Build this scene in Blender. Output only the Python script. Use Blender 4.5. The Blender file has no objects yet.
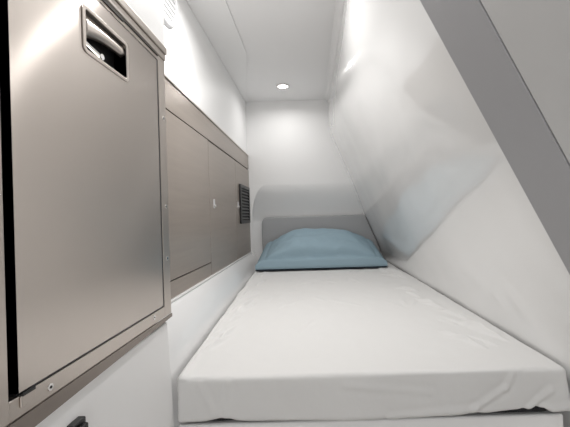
import bpy, bmesh, math, random
from mathutils import Vector, Matrix, noise

random.seed(4)
C = bpy.context.scene
COL = C.collection
U = 0.002226          # metres per unit of the survey grid
CZ = 1.15             # eye height above the cabin sole

# ------------------------------------------------------------------ camera
cam = bpy.data.cameras.new('camera')
camo = bpy.data.objects.new('camera', cam)
COL.objects.link(camo)
camo.location = (0, 0, CZ)
camo.rotation_euler = (math.radians(90), 0.028, 0)
cam.sensor_width = 36
cam.lens = 36 * 340 / 570
cam.shift_x = -26 / 570
cam.shift_y = 2.5 / 570
cam.clip_start = 0.02
C.camera = camo

# ------------------------------------------------------------------ world, exposure
w = bpy.data.worlds.new('world')
C.world = w
w.use_nodes = True
bg = w.node_tree.nodes['Background']
bg.inputs[0].default_value = (1.0, 0.995, 0.985, 1)
bg.inputs[1].default_value = 0.58
C.view_settings.view_transform = 'Standard'
C.view_settings.look = 'None'
C.view_settings.gamma = 1
C.view_settings.use_curve_mapping = False
C.view_settings.exposure = 1.2
LAMP_W = (0.56, 2.55, 0.75)

# ------------------------------------------------------------------ materials
def mat(name, col, rough=0.5, metal=0.0, spec=0.5, coat=0.0, bump=None, aniso=0.0, vary=0.0, vscale=6.0, stretch=(1, 1, 1), emit=None):
    m = bpy.data.materials.new(name)
    m.use_nodes = True
    nt = m.node_tree
    b = nt.nodes['Principled BSDF']
    b.inputs['Base Color'].default_value = (*col, 1)
    b.inputs['Roughness'].default_value = rough
    b.inputs['Metallic'].default_value = metal
    b.inputs['Specular IOR Level'].default_value = spec
    b.inputs['Coat Weight'].default_value = coat
    b.inputs['Coat Roughness'].default_value = 0.02
    b.inputs['Coat IOR'].default_value = 1.8
    b.inputs['Anisotropic'].default_value = aniso
    if emit:
        b.inputs['Emission Color'].default_value = (*emit[0], 1)
        b.inputs['Emission Strength'].default_value = emit[1]
    tc = nt.nodes.new('ShaderNodeTexCoord')
    mp = nt.nodes.new('ShaderNodeMapping')
    mp.inputs['Scale'].default_value = stretch
    nt.links.new(tc.outputs['Object'], mp.inputs['Vector'])
    if vary:
        n = nt.nodes.new('ShaderNodeTexNoise')
        n.inputs['Scale'].default_value = vscale
        n.inputs['Detail'].default_value = 4
        nt.links.new(mp.outputs[0], n.inputs['Vector'])
        r = nt.nodes.new('ShaderNodeValToRGB')
        r.color_ramp.elements[0].position = 0.3
        r.color_ramp.elements[1].position = 0.7
        r.color_ramp.elements[0].color = (*[c * (1 - vary) for c in col], 1)
        r.color_ramp.elements[1].color = (*[min(1, c * (1 + vary)) for c in col], 1)
        nt.links.new(n.outputs[0], r.inputs[0])
        nt.links.new(r.outputs[0], b.inputs['Base Color'])
    if bump:
        n = nt.nodes.new('ShaderNodeTexNoise')
        n.inputs['Scale'].default_value = bump[0]
        n.inputs['Detail'].default_value = 5
        nt.links.new(mp.outputs[0], n.inputs['Vector'])
        bp = nt.nodes.new('ShaderNodeBump')
        bp.inputs['Strength'].default_value = bump[1]
        bp.inputs['Distance'].default_value = bump[2]
        nt.links.new(n.outputs[0], bp.inputs['Height'])
        nt.links.new(bp.outputs[0], b.inputs['Normal'])
    return m

M = {
    'white': mat('white_gelcoat', (0.92, 0.918, 0.916), 0.45, spec=0.35, bump=(3, 0.1, 0.004)),
    'ceil': mat('ceiling_gelcoat', (0.92, 0.915, 0.915), 0.4),
    'hull': mat('hull_gelcoat', (0.88, 0.88, 0.877), 0.2, spec=0.5, coat=1.0),
    'liner': mat('ledge_gelcoat', (0.92, 0.92, 0.92), 0.3, coat=0.7, bump=(4, 0.2, 0.004)),
    'grey': mat('grey_panel', (0.38, 0.38, 0.395), 0.5),
    'lightgrey': mat('pale_grey_panel', (0.56, 0.56, 0.56), 0.4),
    'steel': mat('brushed_steel', (0.60, 0.55, 0.51), 0.21, 1.0, vary=0.03, vscale=3),
    'steel_trim': mat('steel_trim', (0.55, 0.50, 0.46), 0.3, 1.0, bump=(60, 0.05, 0.001)),
    'steel_shaded': mat('shaded_steel', (0.30, 0.265, 0.24), 0.45, 1.0),  # shade on the down-facing lower flange, put into a darker steel colour
    'chrome': mat('chrome', (0.85, 0.84, 0.83), 0.08, 1.0),
    'taupe': mat('taupe_laminate', (0.33, 0.285, 0.25), 0.32, 0.25, vary=0.05, vscale=14, stretch=(1, 0.25, 5)),
    'black': mat('black_plastic', (0.012, 0.012, 0.013), 0.35),
    'dark': mat('dark_rubber', (0.02, 0.02, 0.02), 0.7),
    'groove': mat('dark_groove', (0.04, 0.035, 0.03), 0.8),
    'sheet': mat('white_cotton', (0.715, 0.712, 0.705), 0.85, spec=0.15, bump=(28, 0.2, 0.006)),
    'mattress': mat('black_ticking', (0.015, 0.015, 0.018), 0.9),
    'pillow': mat('blue_grey_cotton', (0.31, 0.425, 0.495), 0.85, spec=0.2, bump=(14, 0.3, 0.012)),
    'navy': mat('dark_blue_cloth', (0.02, 0.03, 0.045), 0.9),
    'headboard': mat('grey_vinyl', (0.39, 0.395, 0.405), 0.5, bump=(120, 0.15, 0.001)),
    'sole': mat('teak_grey_sole', (0.30, 0.25, 0.20), 0.5, vary=0.2, vscale=4, stretch=(8, 1, 1)),
    'lens': mat('lamp_lens', (1, 1, 1), 0.3, emit=((1, 0.97, 0.93), 14)),
    'slat': mat('dark_grey_slat', (0.055, 0.055, 0.055), 0.4),
    'back': mat('back_gelcoat', (0.92, 0.918, 0.916), 0.6, spec=0.3),
    'plastic': mat('white_plastic', (0.64, 0.64, 0.65), 0.4),
}

# brushing runs along the cabin, so lamp highlights stretch up and down the steel
nt = M['steel'].node_tree
gl = nt.nodes.new('ShaderNodeBsdfAnisotropic')
gl.inputs['Color'].default_value = (0.60, 0.55, 0.51, 1)
gl.inputs['Roughness'].default_value = 0.33
gl.inputs['Anisotropy'].default_value = 0.75
tv = nt.nodes.new('ShaderNodeCombineXYZ')
tv.inputs[1].default_value = 1
nt.links.new(tv.outputs[0], gl.inputs['Tangent'])
mx = nt.nodes.new('ShaderNodeMixShader')
mx.inputs[0].default_value = 0.35
nt.links.new(nt.nodes['Principled BSDF'].outputs[0], mx.inputs[1])
nt.links.new(gl.outputs[0], mx.inputs[2])
nt.links.new(mx.outputs[0], nt.nodes['Material Output'].inputs['Surface'])

# ------------------------------------------------------------------ mesh helpers
def link(name, bm, m, parent=None, smooth=False, bevel=0.0, seg=2, kind=None, loc=None):
    bmesh.ops.recalc_face_normals(bm, faces=bm.faces)
    me = bpy.data.meshes.new(name)
    bm.to_mesh(me)
    bm.free()
    me.materials.append(M[m] if isinstance(m, str) else m)
    o = bpy.data.objects.new(name, me)
    COL.objects.link(o)
    if parent:
        o.parent = parent
        o.matrix_parent_inverse = Matrix.Translation(-parent.location)
    for p in me.polygons:
        p.use_smooth = smooth
    if bevel:
        b = o.modifiers.new('bevel', 'BEVEL')
        b.width = bevel
        b.segments = seg
        b.limit_method = 'ANGLE'
        b.angle_limit = math.radians(40)
        b.harden_normals = True
        for p in me.polygons:
            p.use_smooth = True
    if kind:
        o['kind'] = kind
    return o

def box(bm, x0, x1, y0, y1, z0, z1):
    vs = [bm.verts.new((x, y, z)) for x in (x0, x1) for y in (y0, y1) for z in (z0, z1)]
    for f in ((0, 1, 3, 2), (4, 6, 7, 5), (0, 4, 5, 1), (2, 3, 7, 6), (0, 2, 6, 4), (1, 5, 7, 3)):
        bm.faces.new([vs[i] for i in f])
    return bm

def boxes(*bs):
    bm = bmesh.new()
    for b in bs:
        box(bm, *b)
    return bm

def prism(bm, pts, vec):
    """closed polygon pts (3D) extruded by vec"""
    v = Vector(vec)
    a = [bm.verts.new(p) for p in pts]
    b = [bm.verts.new(Vector(p) + v) for p in pts]
    n = len(pts)
    bm.faces.new(a)
    bm.faces.new(list(reversed(b)))
    for i in range(n):
        bm.faces.new((a[i], b[i], b[(i + 1) % n], a[(i + 1) % n]))
    return bm

def cyl(bm, c, axis, r, h, n=24, r2=None):
    q = Vector(axis).to_track_quat('Z', 'Y').to_matrix().to_4x4()
    bmesh.ops.create_cone(bm, cap_ends=True, segments=n, radius1=r, radius2=r if r2 is None else r2, depth=h,
                          matrix=Matrix.Translation(Vector(c)) @ q)
    return bm

def lathe(bm, prof, c, axis, n=40):
    q = Vector(axis).to_track_quat('Z', 'Y').to_matrix()
    rings = []
    for r, h in prof:
        rings.append([bm.verts.new(Vector(c) + q @ Vector((r * math.cos(6.28318531 * k / n), r * math.sin(6.28318531 * k / n), h))) for k in range(n)])
    for a, b in zip(rings, rings[1:]):
        for k in range(n):
            bm.faces.new((a[k], a[(k + 1) % n], b[(k + 1) % n], b[k]))
    return bm, rings

def rrect(y0, y1, z0, z1, r, n=6):
    out = []
    for cy, cz, a in ((y1 - r, z1 - r, 0), (y0 + r, z1 - r, 90), (y0 + r, z0 + r, 180), (y1 - r, z0 + r, 270)):
        for k in range(n + 1):
            t = math.radians(a + 90 * k / n)
            out.append((cy + r * math.cos(t), cz + r * math.sin(t)))
    return out

def ring_prism(bm, outer, inner, x0, x1):
    """frame between two yz-outlines of equal count, from x0 to x1"""
    L = []
    for x in (x0, x1):
        L.append([bm.verts.new((x, y, z)) for y, z in outer])
        L.append([bm.verts.new((x, y, z)) for y, z in inner])
    n = len(outer)
    for i in range(n):
        j = (i + 1) % n
        bm.faces.new((L[0][i], L[0][j], L[1][j], L[1][i]))
        bm.faces.new((L[2][i], L[3][i], L[3][j], L[2][j]))
        bm.faces.new((L[0][i], L[2][i], L[2][j], L[0][j]))
        bm.faces.new((L[1][i], L[1][j], L[3][j], L[3][i]))
    return bm

def thing(name, label, cat, loc, group=None):
    o = bpy.data.objects.new(name, None)
    COL.objects.link(o)
    o.location = loc
    o.empty_display_size = 0.1
    o['label'] = label
    o['category'] = cat
    if group:
        o['group'] = group
    return o

def tag(o, label, cat, group=None):
    o['label'] = label
    o['category'] = cat
    if group:
        o['group'] = group
    return o

# ------------------------------------------------------------------ main dimensions
XW = -212 * U           # left wall plane
ZC = CZ + 395 * U       # ceiling
ZB = CZ - 159 * U       # top of bed
YB = 2.58               # back wall (upper part)
XF = -145 * U           # fridge face
YE = 0.772              # end of the fridge console
YN = -0.75              # cabin continues to the companionway behind the photographer

# ------------------------------------------------------------------ room shell
link('floor', boxes((-0.95, 1.3, YN, 2.85, -0.04, 0.0)), 'sole', kind='structure')
link('ceiling', boxes((-0.95, 1.0, YN, 2.85, ZC, ZC + 0.04)), 'ceil', kind='structure')
# long sloping strip where the deckhead turns down to the left wall
bm = bmesh.new()
e = 0.0005
yb = YB - 0.002
zl = ZC - 0.022
a = [bm.verts.new(p) for p in ((XW + e, YN, zl), (XW + e, yb, ZC - 0.004), (-143 * U, 2.39 * 0.757, ZC - 0.006), (-143 * U, YN, ZC - 0.006))]
b = [bm.verts.new((v.co.x, v.co.y, ZC - 0.0005)) for v in a]
bm.faces.new(a); bm.faces.new(b[::-1])
for i in range(4):
    bm.faces.new((a[i], a[(i + 1) % 4], b[(i + 1) % 4], b[i]))
link('trim_1', bm, 'white', kind='structure', bevel=0.002)

link('wall_left', boxes((XW - 0.04, XW, YE + 0.004, 2.85, 0, ZC), (-0.95, XW - 0.04, YE + 0.014, YE + 0.05, 0, ZC),
                        (-0.95, -0.91, YN, YE, 0, ZC)), 'white', kind='structure')

# back wall: flat above, curving away over the headboard
bm = bmesh.new()
prof = [(YB, ZC)]
z1 = CZ + 112 * U
prof.append((YB, z1))
for k in range(1, 25):
    t = k / 24
    prof.append((YB + 0.115 * (0.25 * t + 0.75 * t * t * (3 - 2 * t)), z1 - 0.29 * t))
prof.append((YB + 0.115, 0))
prof += [(YB + 0.2, 0), (YB + 0.2, ZC)]
prism(bm, [(XW - 0.02, y, z) for y, z in prof], (1.15, 0, 0))
o = link('wall_back', bm, 'back', kind='structure', smooth=True)
o.data.shade_smooth() if hasattr(o.data, 'shade_smooth') else None
mm = o.modifiers.new('edge', 'EDGE_SPLIT'); mm.split_angle = math.radians(35)

# flat border of the recess behind the pillow, with its rounded upper corner
pts = [(XW + 0.0005, z1 + 0.001), (-150 * U, z1 + 0.001), (-150 * U, z1 - 0.004)]
for k in range(1, 17):
    t = math.radians(90 * k / 16)
    pts.append((-150 * U - 51 * U * math.sin(t), z1 - 0.004 - 122 * U * (1 - math.cos(t))))
pts += [(-201 * U, ZB + 0.012), (XW + 0.0005, ZB + 0.012)]
link('trim_6', prism(bmesh.new(), [(x, YB - 0.0002, z) for x, z in pts], (0, 0.012, 0)), 'back', kind='structure')

# hull side: cross-section swept along the cabin
def hull_x(z):
    """inner face of the hull at height z (absolute)"""
    v = (z - CZ) / U
    pts = [(395, 67), (300, 67), (285, 72), (240, 90), (15, 184), (-159, 256), (-330, 290), (-600, 300)]
    for (va, xa), (vb, xb) in zip(pts, pts[1:]):
        if va >= v >= vb:
            return U * (xa + (xb - xa) * (va - v) / (va - vb))
    return U * (70 if v > 395 else 300)

bm = bmesh.new()
zs = []
# rounded corner with the deckhead
sec = []
cr = 0.022
x_top = 67 * U
for k in range(9):
    t = math.radians(90 - 90 * k / 8)
    sec.append((x_top - cr + cr * math.cos(t), ZC - cr + cr * math.sin(t)))
N = 90
za = ZC - cr - 0.005
for k in range(N + 1):
    z = za + (0 - za) * k / N
    sec.append((sum(hull_x(z + d) for d in (-0.08, -0.04, 0, 0.04, 0.08)) / 5 - (0.0 if z < ZC - 0.12 else 0), z))
ny = 150
Y0, Y1 = 0.595, 2.84
grid = []
for j in range(ny + 1):
    y = Y0 + (Y1 - Y0) * j / ny
    row = []
    for x, z in sec:
        k = max(0.0, min(1.0, (ZC - 0.08 - z) / 0.25))      # hand-laid laminate is never quite fair
        wv = 0.0034 * noise.noise(Vector((y * 3.6, z * 3.8, 0.7))) + 0.0003 * noise.noise(Vector((y * 8, z * 9, 4)))
        row.append(bm.verts.new((x + k * wv, y, z)))
    grid.append(row)
for j in range(ny):
    for i in range(len(sec) - 1):
        bm.faces.new((grid[j][i], grid[j + 1][i], grid[j + 1][i + 1], grid[j][i + 1]))
o = link('wall_right', bm, 'hull', kind='structure', smooth=True)
o.data.materials.append(M['white'])
for p in o.data.polygons:
    if p.center.z > ZC - 0.05:
        p.material_index = 1
s = o.modifiers.new('thick', 'SOLIDIFY'); s.thickness = 0.03; s.offset = 1
HULL = o

# slanted frame across the cabin and the lining panel on the photographer's side of it
def slant(z):
    return U * (178.5 - 0.51 * (z - CZ) / U)
def slab(y0, y1, t, off=0.0):
    bm = bmesh.new()
    z0, z1 = 0.0, ZC
    prism(bm, [(slant(z0) + off, y0, z0), (slant(z1) + off, y0, z1), (slant(z1) + off + t, y0, z1), (slant(z0) + off + t, y0, z0)], (0, y1 - y0, 0))
    return bm
link('trim_2', slab(0.4815, 0.606, 0.10), 'grey', kind='structure', bevel=0.0012)
link('trim_3', slab(0.470, 0.4825, 0.09, 0.005), 'groove', kind='structure')
link('wall_front', slab(YN, 0.4788, 0.09, 0.0), 'lightgrey', kind='structure', bevel=0.002)

# white moulded ledge between the cabinets and the bed
bm = bmesh.new()
yy0, yy1 = YE + 0.006, YB + 0.11
zt = CZ - 116 * U
secn = lambda xl: [(XW + 0.0005, zt - 0.009), (XW + 0.014, zt - 0.009), (xl - 0.008, ZB - 0.012), (xl - 0.004, ZB - 0.03), (xl - 0.006, 0.0), (XW + 0.0005, 0.0)]
A = [bm.verts.new((x, yy0, z)) for x, z in secn(-150 * U)]
B = [bm.verts.new((x, yy1, z)) for x, z in secn(-182 * U)]
bm.faces.new(A); bm.faces.new(B[::-1])
for i in range(6):
    bm.faces.new((A[i], A[(i + 1) % 6], B[(i + 1) % 6], B[i]))
link('trim_4', bm, 'liner', kind='structure', bevel=0.004)

link('trim_5', boxes((XW + 0.0005, XW + 0.017, YE + 0.006, YB - 0.004, zt - 0.008, zt + 0.0005)), 'liner', kind='structure', bevel=0.002)

# white casing above the fridge
link('wall_upper', boxes((-0.90, XF - 0.001, YN, YE + 0.010, CZ + 176 * U, ZC)), 'white', kind='structure', bevel=0.004)

# ------------------------------------------------------------------ refrigerator
FT, FB = CZ + 175 * U, CZ - 100.5 * U
fr = thing('refrigerator', 'built-in stainless steel refrigerator with recessed black and steel latch, above the white locker', 'refrigerator', (XF - 0.25, 0.53, FB))
DY0, DY1 = 0.3685, 0.728
DZ0, DZ1 = CZ - 82.3 * U, CZ + 154 * U
# carcass behind
link('carcass', boxes((-0.85, XF - 0.03, 0.16, YE - 0.004, FB + 0.004, FT - 0.004)), 'dark', fr)
# frame round the door
GY0, GY1, GZ0, GZ1 = 0.3575, 0.7385, DZ0 - 0.004, DZ1 + 0.005
bm = boxes((XF - 0.03, XF, GY1, YE, FB + 0.0135, FT - 0.03),
           (XF - 0.03, XF, 0.14, GY0, FB + 0.0135, FT - 0.03),
           (XF - 0.03, XF, GY0, GY1, FB + 0.0135, GZ0),
           (XF - 0.03, XF, GY0, GY1, GZ1, FT - 0.03))
link('frame', bm, 'steel_trim', fr, bevel=0.0012)
link('lower_flange', prism(bmesh.new(), [(XF - 0.0004, 0.14, FB + 0.013), (XF - 0.0004, 0.14, CZ - 107.5 * U), (XF - 0.0004, YE - 0.001, CZ - 98 * U), (XF - 0.0004, YE - 0.001, FB + 0.013)], (0.0024, 0, 0)), 'steel_shaded', fr)
link('top_moulding', boxes((XF - 0.03, XF + 0.0025, 0.14, YE + 0.001, FT - 0.0295, FT - 0.016), (XF - 0.03, XF + 0.006, 0.14, YE + 0.002, FT - 0.0155, FT)), 'steel_trim', fr, bevel=0.002)
link('hinge_plate', boxes((XF - 0.001, XF + 0.002, 0.50, 0.60, GZ1 + 0.004, GZ1 + 0.010), (XF - 0.001, XF + 0.002, 0.60, 0.735, GZ1 + 0.007, GZ1 + 0.009)), 'groove', fr)
# door with an opening for the latch
LY0, LY1, LZ0, LZ1 = 0.489, 0.612, CZ + 111 * U, CZ + 143 * U
lo = rrect(LY0 + 0.006, LY1 - 0.006, LZ0 + 0.005, LZ1 - 0.005, 0.006, 6)
def door_outline(n):
    return None
bm = bmesh.new()
xs0, xs1 = XF - 0.028, XF + 0.001
# four slabs round the opening read as one sheet: build as a ring
out = []
for (y, z) in lo:
    cy, cz = (LY0 + LY1) / 2, (LZ0 + LZ1) / 2
    dy, dz = y - cy, z - cz
    # project radially on the door rectangle
    ts = []
    if dy > 1e-9: ts.append((DY1 - cy) / dy)
    if dy < -1e-9: ts.append((DY0 - cy) / dy)
    if dz > 1e-9: ts.append((DZ1 - cz) / dz)
    if dz < -1e-9: ts.append((DZ0 - cz) / dz)
    t = min(ts)
    out.append((cy + dy * t, cz + dz * t))
# snap nearest point to each corner so that the outline stays rectangular
for c in ((DY0, DZ0), (DY0, DZ1), (DY1, DZ0), (DY1, DZ1)):
    i = min(range(len(out)), key=lambda k: (out[k][0] - c[0]) ** 2 + (out[k][1] - c[1]) ** 2)
    out[i] = c
ring_prism(bm, out, lo, xs0, xs1)
door = link('door', bm, 'steel', fr)
# latch: bezel, black well, curved flap, bar
bez = bmesh.new()
ring_prism(bez, rrect(LY0, LY1, LZ0, LZ1, 0.010, 6), rrect(LY0 + 0.007, LY1 - 0.007, LZ0 + 0.006, LZ1 - 0.006, 0.004, 6), XF + 0.001, XF + 0.0028)
lat = link('latch_bezel', bez, 'steel_trim', door, bevel=0.001)
well = boxes((XF - 0.027, XF - 0.020, LY0 + 0.006, LY1 - 0.006, LZ0 + 0.005, LZ1 - 0.005))
link('latch_well', well, 'black', door)
bm = bmesh.new()
pts_top = []
n = 16
ya, yb2 = LY0 + 0.009, LY1 - 0.009
zt2 = LZ1 - 0.008
cols = []
for k in range(n + 1):
    t = k / n
    y = ya + (yb2 - ya) * t
    zlow = zt2 - (zt2 - LZ0 - 0.008) * (0.38 + 0.34 * (1 - t) ** 3)
    col_ = []
    for j in range(9):
        q = j / 8
        z = zt2 + (zlow - zt2) * q
        x = XF - 0.004 + 0.005 * math.sin(q * math.pi * 0.8) - 0.014 * max(0, q - 0.75) * 4 * 0.4
        col_.append(bm.verts.new((x, y, z)))
    cols.append(col_)
for a, b in zip(cols, cols[1:]):
    for j in range(8):
        bm.faces.new((a[j], b[j], b[j + 1], a[j + 1]))
o = link('latch_flap', bm, 'steel_trim', door, smooth=True)
s = o.modifiers.new('t', 'SOLIDIFY'); s.thickness = 0.002
bm = bmesh.new()
cyl(bm, (XF - 0.010, 0.527, LZ0 + 0.0215), (0, 1, -0.12), 0.0035, 0.045, 12)
cyl(bm, (XF - 0.010, 0.549, LZ0 + 0.019), (1, 0, 0), 0.005, 0.008, 16)
cyl(bm, (XF - 0.016, 0.507, LZ0 + 0.024), (1, 0, 0), 0.003, 0.010, 12)
link('latch_bar', bm, 'chrome', door, smooth=False, bevel=0.0008)
# rubber gasket showing in the gaps
gx = XF - 0.029
for gk in ((gx, XF - 0.012, GY0 + 0.0005, DY0 - 0.0005, GZ0, GZ1), (gx, XF - 0.0012, DY1 + 0.0012, GY1 - 0.0003, GZ0, GZ1),
           (gx, XF - 0.0012, DY0, DY1, GZ0 + 0.0003, DZ0 - 0.001), (gx, XF - 0.0012, DY0, DY1, DZ1 + 0.001, GZ1 - 0.0003)):
    link('gasket', boxes(gk), 'black', fr)
# screws in the frame
for (sy, sz) in ((0.413, CZ - 89.3 * U), (0.687, CZ - 88 * U), (0.756, CZ + 0.03), (0.756, CZ - 0.085), (0.325, FB + 0.075), (0.757, FB + 0.31 + 0.14)):
    bm = bmesh.new()
    cyl(bm, (XF + 0.0006, sy, sz), (1, 0, 0), 0.0044, 0.0016, 20)
    o = link('screw', bm, 'chrome', fr, bevel=0.0005)
    bm = bmesh.new()
    cyl(bm, (XF + 0.0015, sy, sz), (1, 0, 0), 0.0018, 0.0006, 12)
    link('screw_socket', bm, 'black', o)
# door stop clip under the hinge corner
bm = boxes((XF, XF + 0.002, 0.370, 0.390, GZ0 - 0.013, GZ0 - 0.001))
link('stop_clip', bm, 'steel_trim', fr, bevel=0.003)
bm = boxes((XF - 0.012, XF + 0.0025, 0.372, 0.389, GZ0 - 0.0015, GZ0 + 0.0025))
link('stop_pad', bm, 'black', fr)

# ------------------------------------------------------------------ white locker under the fridge
lk = thing('locker', 'glossy white locker with black latch under the steel refrigerator', 'cabinet', (XF - 0.25, 0.3, 0))
bm = bmesh.new()
zb = FB - 0.0015
prism(bm, [(XF - 0.001, 0.754, zb), (XF + 0.036, 0.754, 0.0), (-0.85, 0.754, 0.0), (-0.85, 0.754, zb)], (0, YN - 0.754, 0))
link('body', bm, 'white', lk, bevel=0.004)
kx = XF + 0.004
bm = boxes((kx - 0.006, kx + 0.006, 0.437, 0.462, CZ - 0.312, CZ - 0.262), (kx + 0.006, kx + 0.012, 0.441, 0.458, CZ - 0.304, CZ - 0.268))
link('latch', bm, 'black', lk, bevel=0.002)

# ------------------------------------------------------------------ taupe cabinets
cb = thing('wall_cabinet', 'long taupe wall cabinet with two latched doors along the bed', 'cabinet', (XW, 1.67, zt))
CT = CZ + 208 * U
GRV = CZ + 163 * U
GB = CZ - 0.200
CY0, CY1 = YE + 0.006, 2.572
link('body', boxes((XW + 0.0005, XW + 0.003, CY0, CY1, zt + 0.001, CT - 0.001)), 'groove', cb)
xf0, xf1 = XW + 0.0032, XW + 0.010
g = 0.0022
link('top_rail', boxes((xf0, xf1, CY0, CY1, GRV + g, CT)), 'taupe', cb, bevel=0.0015)
S1, S2 = 1.556, 2.11
link('bottom_rail', boxes((xf0, xf1, CY0, S1 - g, zt + 0.001, GB - g)), 'taupe', cb, bevel=0.001)
link('cap_strip', boxes((XW + 0.0005, xf1 + 0.004, CY0, CY1, CT + 0.0003, CT + 0.007)), 'steel_trim', cb, bevel=0.0015)
link('fixed_panel', boxes((xf0, xf1, CY0, S1 - g, GB + g, GRV - g)), 'taupe', cb, bevel=0.001)
def latch_part(parent, y, z):
    bm = bmesh.new()
    prism(bm, [(xf1, a, b) for a, b in rrect(y - 0.010, y + 0.010, z - 0.024, z + 0.020, 0.006, 4)], (0.003, 0, 0))
    lp = link('latch', bm, 'plastic', parent, bevel=0.0008)
    bm = bmesh.new()
    cyl(bm, (xf1 + 0.0065, y, z - 0.012), (1, 0, 0), 0.007, 0.006, 20)
    link('button', bm, 'chrome', lp, bevel=0.001)
d1 = link('door', boxes((xf0, xf1, S1 + g, S2 - g, zt + 0.001, GRV - g - 0.003)), 'taupe', cb, bevel=0.001)
latch_part(d1, 1.625, CZ + 33 * U)
VY0, VY1, VZ0, VZ1 = 2.20, 2.525, CZ - 17 * U, CZ + 100 * U
d2 = link('door', boxes((xf0, xf1, S2 + g, CY1, zt + 0.001, GRV - g - 0.003)), 'taupe', cb, bevel=0.001)
latch_part(d2, 2.160, CZ + 38 * U)
bm = bmesh.new()
ring_prism(bm, rrect(VY0, VY1, VZ0, VZ1, 0.008, 4), rrect(VY0 + 0.03, VY1 - 0.03, VZ0 + 0.022, VZ1 - 0.022, 0.004, 4), xf1, xf1 + 0.012)
vg = link('vent_grille', bm, 'black', d2, bevel=0.002)
bm = boxes((xf1, xf1 + 0.001, VY0 + 0.029, VY1 - 0.029, VZ0 + 0.02, VZ1 - 0.02))
link('vent_back', bm, 'dark', vg)
nsl = 10
hv = (VZ1 - VZ0 - 0.044) / nsl
for k in range(nsl):
    z = VZ0 + 0.022 + hv * (k + 0.5)
    bm = bmesh.new()
    prism(bm, [(xf1 + 0.001, VY0 + 0.03, z + 0.006), (xf1 + 0.010, VY0 + 0.03, z - 0.005), (xf1 + 0.011, VY0 + 0.03, z - 0.002), (xf1 + 0.002, VY0 + 0.03, z + 0.009)], (0, VY1 - VY0 - 0.06, 0))
    link('slat', bm, 'slat', vg)

# ------------------------------------------------------------------ round vent on left wall
vy, vz, vr = 1.135, CZ + 0.760, 0.105
vt = thing('wall_vent', 'round white ribbed vent high on the left wall above the cabinets', 'vent', (XW, vy, vz))
bm, rings = lathe(bmesh.new(), [(vr, 0.0005), (vr, 0.006), (vr - 0.006, 0.012), (vr - 0.018, 0.012), (vr - 0.020, 0.004)], (XW, vy, vz), (1, 0, 0), 48)
link('rim', bm, 'plastic', vt, smooth=True)
bm = bmesh.new()
cyl(bm, (XW + 0.003, vy, vz), (1, 0, 0), vr - 0.019, 0.004, 48)
link('backing', bm, 'lightgrey', vt)
for k in range(-4, 5):
    z = k * 0.019
    hw = math.sqrt(max(0.0001, (vr - 0.021) ** 2 - z * z))
    bm = bmesh.new()
    prism(bm, [(XW + 0.005, vy - hw, vz + z + 0.008), (XW + 0.008, vy - hw, vz + z - 0.004), (XW + 0.008, vy - hw, vz + z - 0.008), (XW + 0.005, vy - hw, vz + z - 0.008)], (0, 2 * hw, 0))
    link('slat', bm, 'plastic', vt)

# ------------------------------------------------------------------ ceiling downlights
def downlight(x, y, watt, label, group):
    t = thing('downlight', label, 'ceiling light', (x, y, ZC), group)
    bm, r_ = lathe(bmesh.new(), [(0.030, 0.0), (0.046, 0.0), (0.047, 0.004), (0.042, 0.009), (0.032, 0.007), (0.029, 0.003), (0.029, 0.0)], (x, y, ZC - 0.0005), (0, 0, -1), 40)
    link('trim_ring', bm, 'chrome', t, smooth=True)
    bm = bmesh.new()
    lathe(bm, [(0.0285, 0.001), (0.0285, 0.003), (0.022, 0.0055), (0.010, 0.0065), (0.0005, 0.0068)], (x, y, ZC), (0, 0, -1), 32)
    link('lens', bm, 'lens', t, smooth=True)
    l = bpy.data.lights.new('downlight_lamp', 'AREA')
    l.shape = 'DISK'
    l.size = 0.055
    l.energy = watt
    l.color = (1, 0.985, 0.965)
    l.spread = math.radians(162)
    lo_ = bpy.data.objects.new('downlight_lamp', l)
    COL.objects.link(lo_)
    lo_.parent = t
    lo_.location = (0, 0, -0.011)
    return t
downlight(-74 * U, 2.286, LAMP_W[0], 'small round chrome downlight glowing in the ceiling over the pillow', 'ceiling downlights')
downlight(-74 * U, 1.117, LAMP_W[1], 'small round downlight over the middle of the bed', 'ceiling downlights')
downlight(-74 * U, 0.25, LAMP_W[2], 'added small round downlight out of view, nearest the photographer', 'ceiling downlights')  # unseen lamp, added and placed for its light on the near end

# ------------------------------------------------------------------ bunk
YF = 0.757
def bed_l(y): return U * (-140 - 40 * (y - YF) / (2.68 - YF))
def bed_r(y): return U * (252.5 + 0 * (y - YF) / (2.68 - YF))
BH = 0.098
bm = bmesh.new()
zb0 = ZB - BH - 0.012
vs = []
for y in (YF + 0.012, YB + 0.11):
    for x in (bed_l(y) - 0.003, bed_r(y) - 0.002):
        for z in (0.0, zb0):
            vs.append(bm.verts.new((x, y, z)))
for f in ((0, 1, 3, 2), (4, 6, 7, 5), (0, 4, 5, 1), (2, 3, 7, 6), (0, 2, 6, 4), (1, 5, 7, 3)):
    bm.faces.new([vs[i] for i in f])
tag(link('bunk_base', bm, 'white', bevel=0.006), 'white moulded bunk base carrying the mattress', 'bed base')

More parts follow.
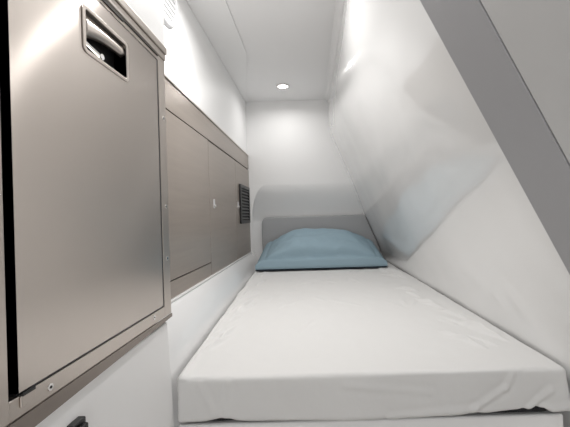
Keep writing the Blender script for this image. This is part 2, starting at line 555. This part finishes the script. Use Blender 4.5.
def rounded_box(nx, ny, nz, r, fx, Y0, Y1, Z0, Z1, disp, bottom=True):
    """grid box, rounded by r; fx(y)->(x0,x1); disp(p, n, s)->vector"""
    bm = bmesh.new()
    idx = {}
    def vert(i, j, k):
        key = (i, j, k)
        if key in idx: return idx[key]
        y = Y0 + (Y1 - Y0) * j / ny
        z = Z0 + (Z1 - Z0) * k / nz
        x0, x1 = fx(y)
        x = x0 + (x1 - x0) * i / nx
        p = Vector((x, y, z))
        c = Vector((min(max(x, x0 + r), x1 - r), min(max(y, Y0 + r), Y1 - r), min(max(z, Z0 + r), Z1 - r)))
        d = p - c
        if d.length > 1e-9:
            nrm = d.normalized()
            q = c + nrm * r
        else:
            nrm = Vector((0, 0, 1)); q = p
        q = disp(q, nrm, (i / nx, j / ny, k / nz))
        idx[key] = bm.verts.new(q)
        return idx[key]
    for i in range(nx):
        for j in range(ny):
            bm.faces.new((vert(i, j, nz), vert(i + 1, j, nz), vert(i + 1, j + 1, nz), vert(i, j + 1, nz)))
            if bottom:
                bm.faces.new((vert(i, j, 0), vert(i, j + 1, 0), vert(i + 1, j + 1, 0), vert(i + 1, j, 0)))
    for i in range(nx):
        for k in range(nz):
            bm.faces.new((vert(i, 0, k), vert(i + 1, 0, k), vert(i + 1, 0, k + 1), vert(i, 0, k + 1)))
            bm.faces.new((vert(i, ny, k), vert(i, ny, k + 1), vert(i + 1, ny, k + 1), vert(i + 1, ny, k)))
    for j in range(ny):
        for k in range(nz):
            bm.faces.new((vert(0, j, k), vert(0, j, k + 1), vert(0, j + 1, k + 1), vert(0, j + 1, k)))
            bm.faces.new((vert(nx, j, k), vert(nx, j + 1, k), vert(nx, j + 1, k + 1), vert(nx, j, k + 1)))
    return bm

ins = 0.009
bm = rounded_box(20, 30, 4, 0.018, lambda y: (bed_l(y) + ins, bed_r(y) - ins), YF + ins, YB + 0.10, ZB - BH - 0.0115, ZB - ins, lambda p, n, s: p)
tag(link('mattress', bm, 'mattress', smooth=True), 'black edged mattress under the white sheet', 'mattress')

def seg_d(px, pz, a, b):
    ax, az = a; bx, bz = b
    dx, dz = bx - ax, bz - az
    t = max(0, min(1, ((px - ax) * dx + (pz - az) * dz) / (dx * dx + dz * dz)))
    return math.hypot(px - ax - t * dx, pz - az - t * dz), t

# creases: on front face (x, z below top) and on top (x, y)
def F(px, py):   # front-face position of a crease point, metres
    dx, dy = px - 311, py - 216
    return (U * (dx - 0.028 * dy), CZ - U * (dy + 0.028 * dx))
front_creases = [(F(472, 409), F(505, 388), 0.004), (F(505, 388), F(512, 376), 0.003), (F(528, 412), F(550, 390), 0.005), (F(300, 372), F(520, 370), 0.002),
                 (F(200, 385), F(215, 415), 0.002), (F(228, 384), F(226, 417), 0.0022), (F(345, 385), F(430, 392), 0.0018), (F(390, 415), F(475, 408), 0.003),
                 (F(540, 412), F(566, 404), 0.004)]
top_creases = []
for k in range(26):   # short pulled folds along the left edge and the right edge
    y = 0.9 + 1.25 * random.random()
    xl = bed_l(y) + 0.02 + 0.05 * random.random()
    L = 0.05 + 0.12 * random.random()
    top_creases.append(((xl, y), (xl + 0.01 + 0.02 * random.random(), y + L), 0.002 + 0.0025 * random.random(), 0.007))
for k in range(34):
    y = 0.85 + 1.3 * random.random()
    xr = bed_r(y) - 0.02 - 0.11 * random.random()
    L = 0.04 + 0.10 * random.random()
    top_creases.append(((xr, y), (xr - 0.02 - 0.05 * random.random(), y + L), 0.002 + 0.0025 * random.random(), 0.007))
for k in range(16):
    y = 0.9 + 1.3 * random.random()
    x = -0.2 + 0.6 * random.random()
    a = random.uniform(0.9, 2.4)
    L = 0.05 + 0.10 * random.random()
    top_creases.append(((x, y), (x + L * math.cos(a), y + L * math.sin(a)), 0.0016, 0.009))

def sheet_disp(p, n, s):
    q = p.copy()
    top = max(0, n.z)
    front = max(0, -n.y)
    h = 0.0022 * noise.noise(Vector((p.x * 7, p.y * 5, p.z * 7))) + 0.0012 * noise.noise(Vector((p.x * 22 + 3, p.y * 16, p.z * 20)))
    if top > 0.5:
        for a, b, amp, wd in top_creases:
            if abs(p.x - a[0]) < 0.25 and abs(p.y - a[1]) < 0.25:
                d, t = seg_d(p.x, p.y, a, b)
                h += 2.3 * amp * math.exp(-(d / wd) ** 2) * math.sin(math.pi * min(1, max(0, 0.12 + 0.8 * t)))
    if top > 0.5:
        dl = p.x - bed_l(p.y)
        h += (0.006 + 0.003 * noise.noise(Vector((1, p.y * 9, 2)))) * math.exp(-((dl - 0.012 - 0.006 * noise.noise(Vector((4, p.y * 6, 0)))) / 0.008) ** 2)
    if front > 0.5:
        for a, b, amp in front_creases:
            d, t = seg_d(p.x, p.z, a, b)
            h += 0.6 * amp * math.exp(-(d / 0.007) ** 2) - 0.35 * amp * math.exp(-((d - 0.012) / 0.007) ** 2)
        h += 0.002 * noise.noise(Vector((p.x * 9 + 5, p.z * 5, 1.3)))
    q += n * h
    # hem drops and rises along the front; flare at the right-hand corner
    low = max(0.0, 1 - s[2]) if abs(n.z) < 0.99 or s[2] < 0.99 else 0
    if front > 0.3:
        u = (p.x - bed_l(YF)) / (bed_r(YF) - bed_l(YF))
        hem = 0.004 * math.sin(u * 9 + 0.5) * 0.6
        hem += 0.013 * max(0.0, min(1.0, (u - 0.74) / 0.18)) * (1 - max(0.0, min(1.0, (u - 0.935) / 0.02))) + 0.006 * math.exp(-((u - 0.12) / 0.03) ** 2) - 0.004
        q.z += hem * low ** 2
        q.y -= 0.004 * low
    if n.x > 0.2 or (front > 0.3 and s[0] > 0.94):
        q.x += 0.014 * low ** 1.5 * max(0.0, 1 - (p.y - YF) / 0.12) * (1 if n.x > 0.2 else (s[0] - 0.94) / 0.06)
    return q

bm = rounded_box(250, 400, 26, 0.011, lambda y: (bed_l(y), bed_r(y)), YF, YB + 0.105, ZB - BH, ZB, sheet_disp, bottom=False)
o = link('fitted_sheet', bm, 'sheet', smooth=True)
s = o.modifiers.new('t', 'SOLIDIFY'); s.thickness = 0.002; s.offset = -1
tag(o, 'creased white fitted sheet stretched over the mattress, hanging down its front', 'bed sheet')

# ------------------------------------------------------------------ headboard
hy0, hy1 = 2.640, 2.682
def hb_right(z): return hull_x(z) - 0.004
top = CZ + 0 * U
pts = []
xl = -173 * U
r = 0.05
for k in range(9):
    t = math.radians(180 - 90 * k / 8)
    pts.append((xl + r + r * math.cos(t), top - r + r * math.sin(t)))
pts.append((hb_right(top) - 0.012, top))
pts.append((hb_right(top - 0.01), top - 0.010))
for k in range(1, 7):
    z = top - 0.01 - (top - 0.01 - ZB - 0.004) * k / 6
    pts.append((min(hb_right(z), 0.535), z))
pts.append((xl, ZB + 0.004))
bm = bmesh.new()
prism(bm, [(x, hy0, z) for x, z in pts], (0, hy1 - hy0, 0))
tag(link('headboard', bm, 'headboard', bevel=0.012, seg=3), 'grey padded headboard standing behind the blue pillow', 'headboard')

# ------------------------------------------------------------------ pillow
PW, PH, PT = 0.855, 0.46, 0.175
tilt = math.radians(24)
pc = Vector((26 * U, 2.195, ZB + 0.013))        # front edge centre
pl = thing('pillow', 'grey blue flanged pillow leaning on the headboard', 'pillow', tuple(pc))
nu, nv = 90, 56
FL = 0.055     # flange width
def pillow_pt(a, b, side):
    """a,b in 0..1 across width/height; side +1 top, -1 underside"""
    x = (a - 0.5) * PW
    ea = min(a, 1 - a) * PW
    bf = FL / PH
    def ramp(d, w, e):
        t = max(0.0, min(1.0, d / w))
        return math.sin(t * math.pi / 2) ** e
    wr = 0.014 * noise.noise(Vector((x * 5, b * 4, side * 2))) + 0.010 * noise.noise(Vector((x * 15, b * 8, 3)))
    edge = ramp(ea - FL * 0.8, 0.26, 0.9)
    lip = 0.030 + 0.030 * ramp(ea, 0.06, 1.0)
    tilt_z = 0.105
    if b <= bf:                     # front flange stands at the edge of the sheet
        q = b / bf
        y = 0.016 * q ** 1.5 + 0.004 * noise.noise(Vector((x * 12, q * 2, 7))) * q
        z = 0.004 + lip * math.sin(min(1, q * 1.25) * math.pi / 2) + 0.003 * noise.noise(Vector((x * 9, 2, 2))) * q - 0.004 * max(0, q - 0.8) * 5
        body = 0.0
    else:
        q = (b - bf) / (1 - bf)
        body = edge * (0.105 * ramp(min(q * 0.40, (1.05 - q) * 0.5), 0.15, 0.7))
        dip = 0.016 * math.exp(-((q - 0.04) / 0.035) ** 2)
        y = 0.016 + 0.012 * min(1, q / 0.05) + 0.380 * q - 0.030 * edge * math.sin(min(1, max(0, q - 0.04) * 5) * math.pi)
        z = lip - 0.004 + tilt_z * q - dip
        body += wr * min(1, body / 0.05)
        for (ca, cb, cc, cd) in ((-0.33, 0.2, -0.18, 0.42), (0.36, 0.2, 0.22, 0.45), (-0.1, 0.16, -0.05, 0.32), (0.12, 0.15, 0.16, 0.3), (-0.24, 0.15, -0.2, 0.3)):
            d, t = seg_d(x, b, (ca, cb), (cc, cd))
            body += 0.008 * math.exp(-(d / 0.02) ** 2) * (1 - 0.6 * t) * min(1, body / 0.03)
    if side < 0:
        body = 0.0
        z = max(0.001, (lip - 0.03) * 0 + (z - lip) * 0.5 - 0.003)
        if b <= bf: y = 0
    seam = -0.010 * math.exp(-((ea - FL) / 0.010) ** 2) * min(1, max(0, b - bf) / 0.1) if side > 0 else 0
    x *= 1 - 0.05 * max(0, b - bf)
    return pc + Vector((x, y, z + body + seam))
def pillow_grid(side, m, name, parent):
    bm = bmesh.new()
    g = [[bm.verts.new(pillow_pt(i / nu, j / nv, side) - (Vector((0, 0, 0)) if side > 0 else Vector((0, 0.0, 0.0035)))) for i in range(nu + 1)] for j in range(nv + 1)]
    for j in range(nv):
        for i in range(nu):
            bm.faces.new((g[j][i], g[j][i + 1], g[j + 1][i + 1], g[j + 1][i]))
    o = link(name, bm, m, parent, smooth=True)
    s = o.modifiers.new('t', 'SOLIDIFY'); s.thickness = 0.003; s.offset = -1 if side > 0 else 0
    return o
pillow_grid(1, 'pillow', 'pillowcase', pl)
pu = pillow_grid(-1, 'navy', 'underside', pl)
pu['label'] = 'dark blue underside of pillow'
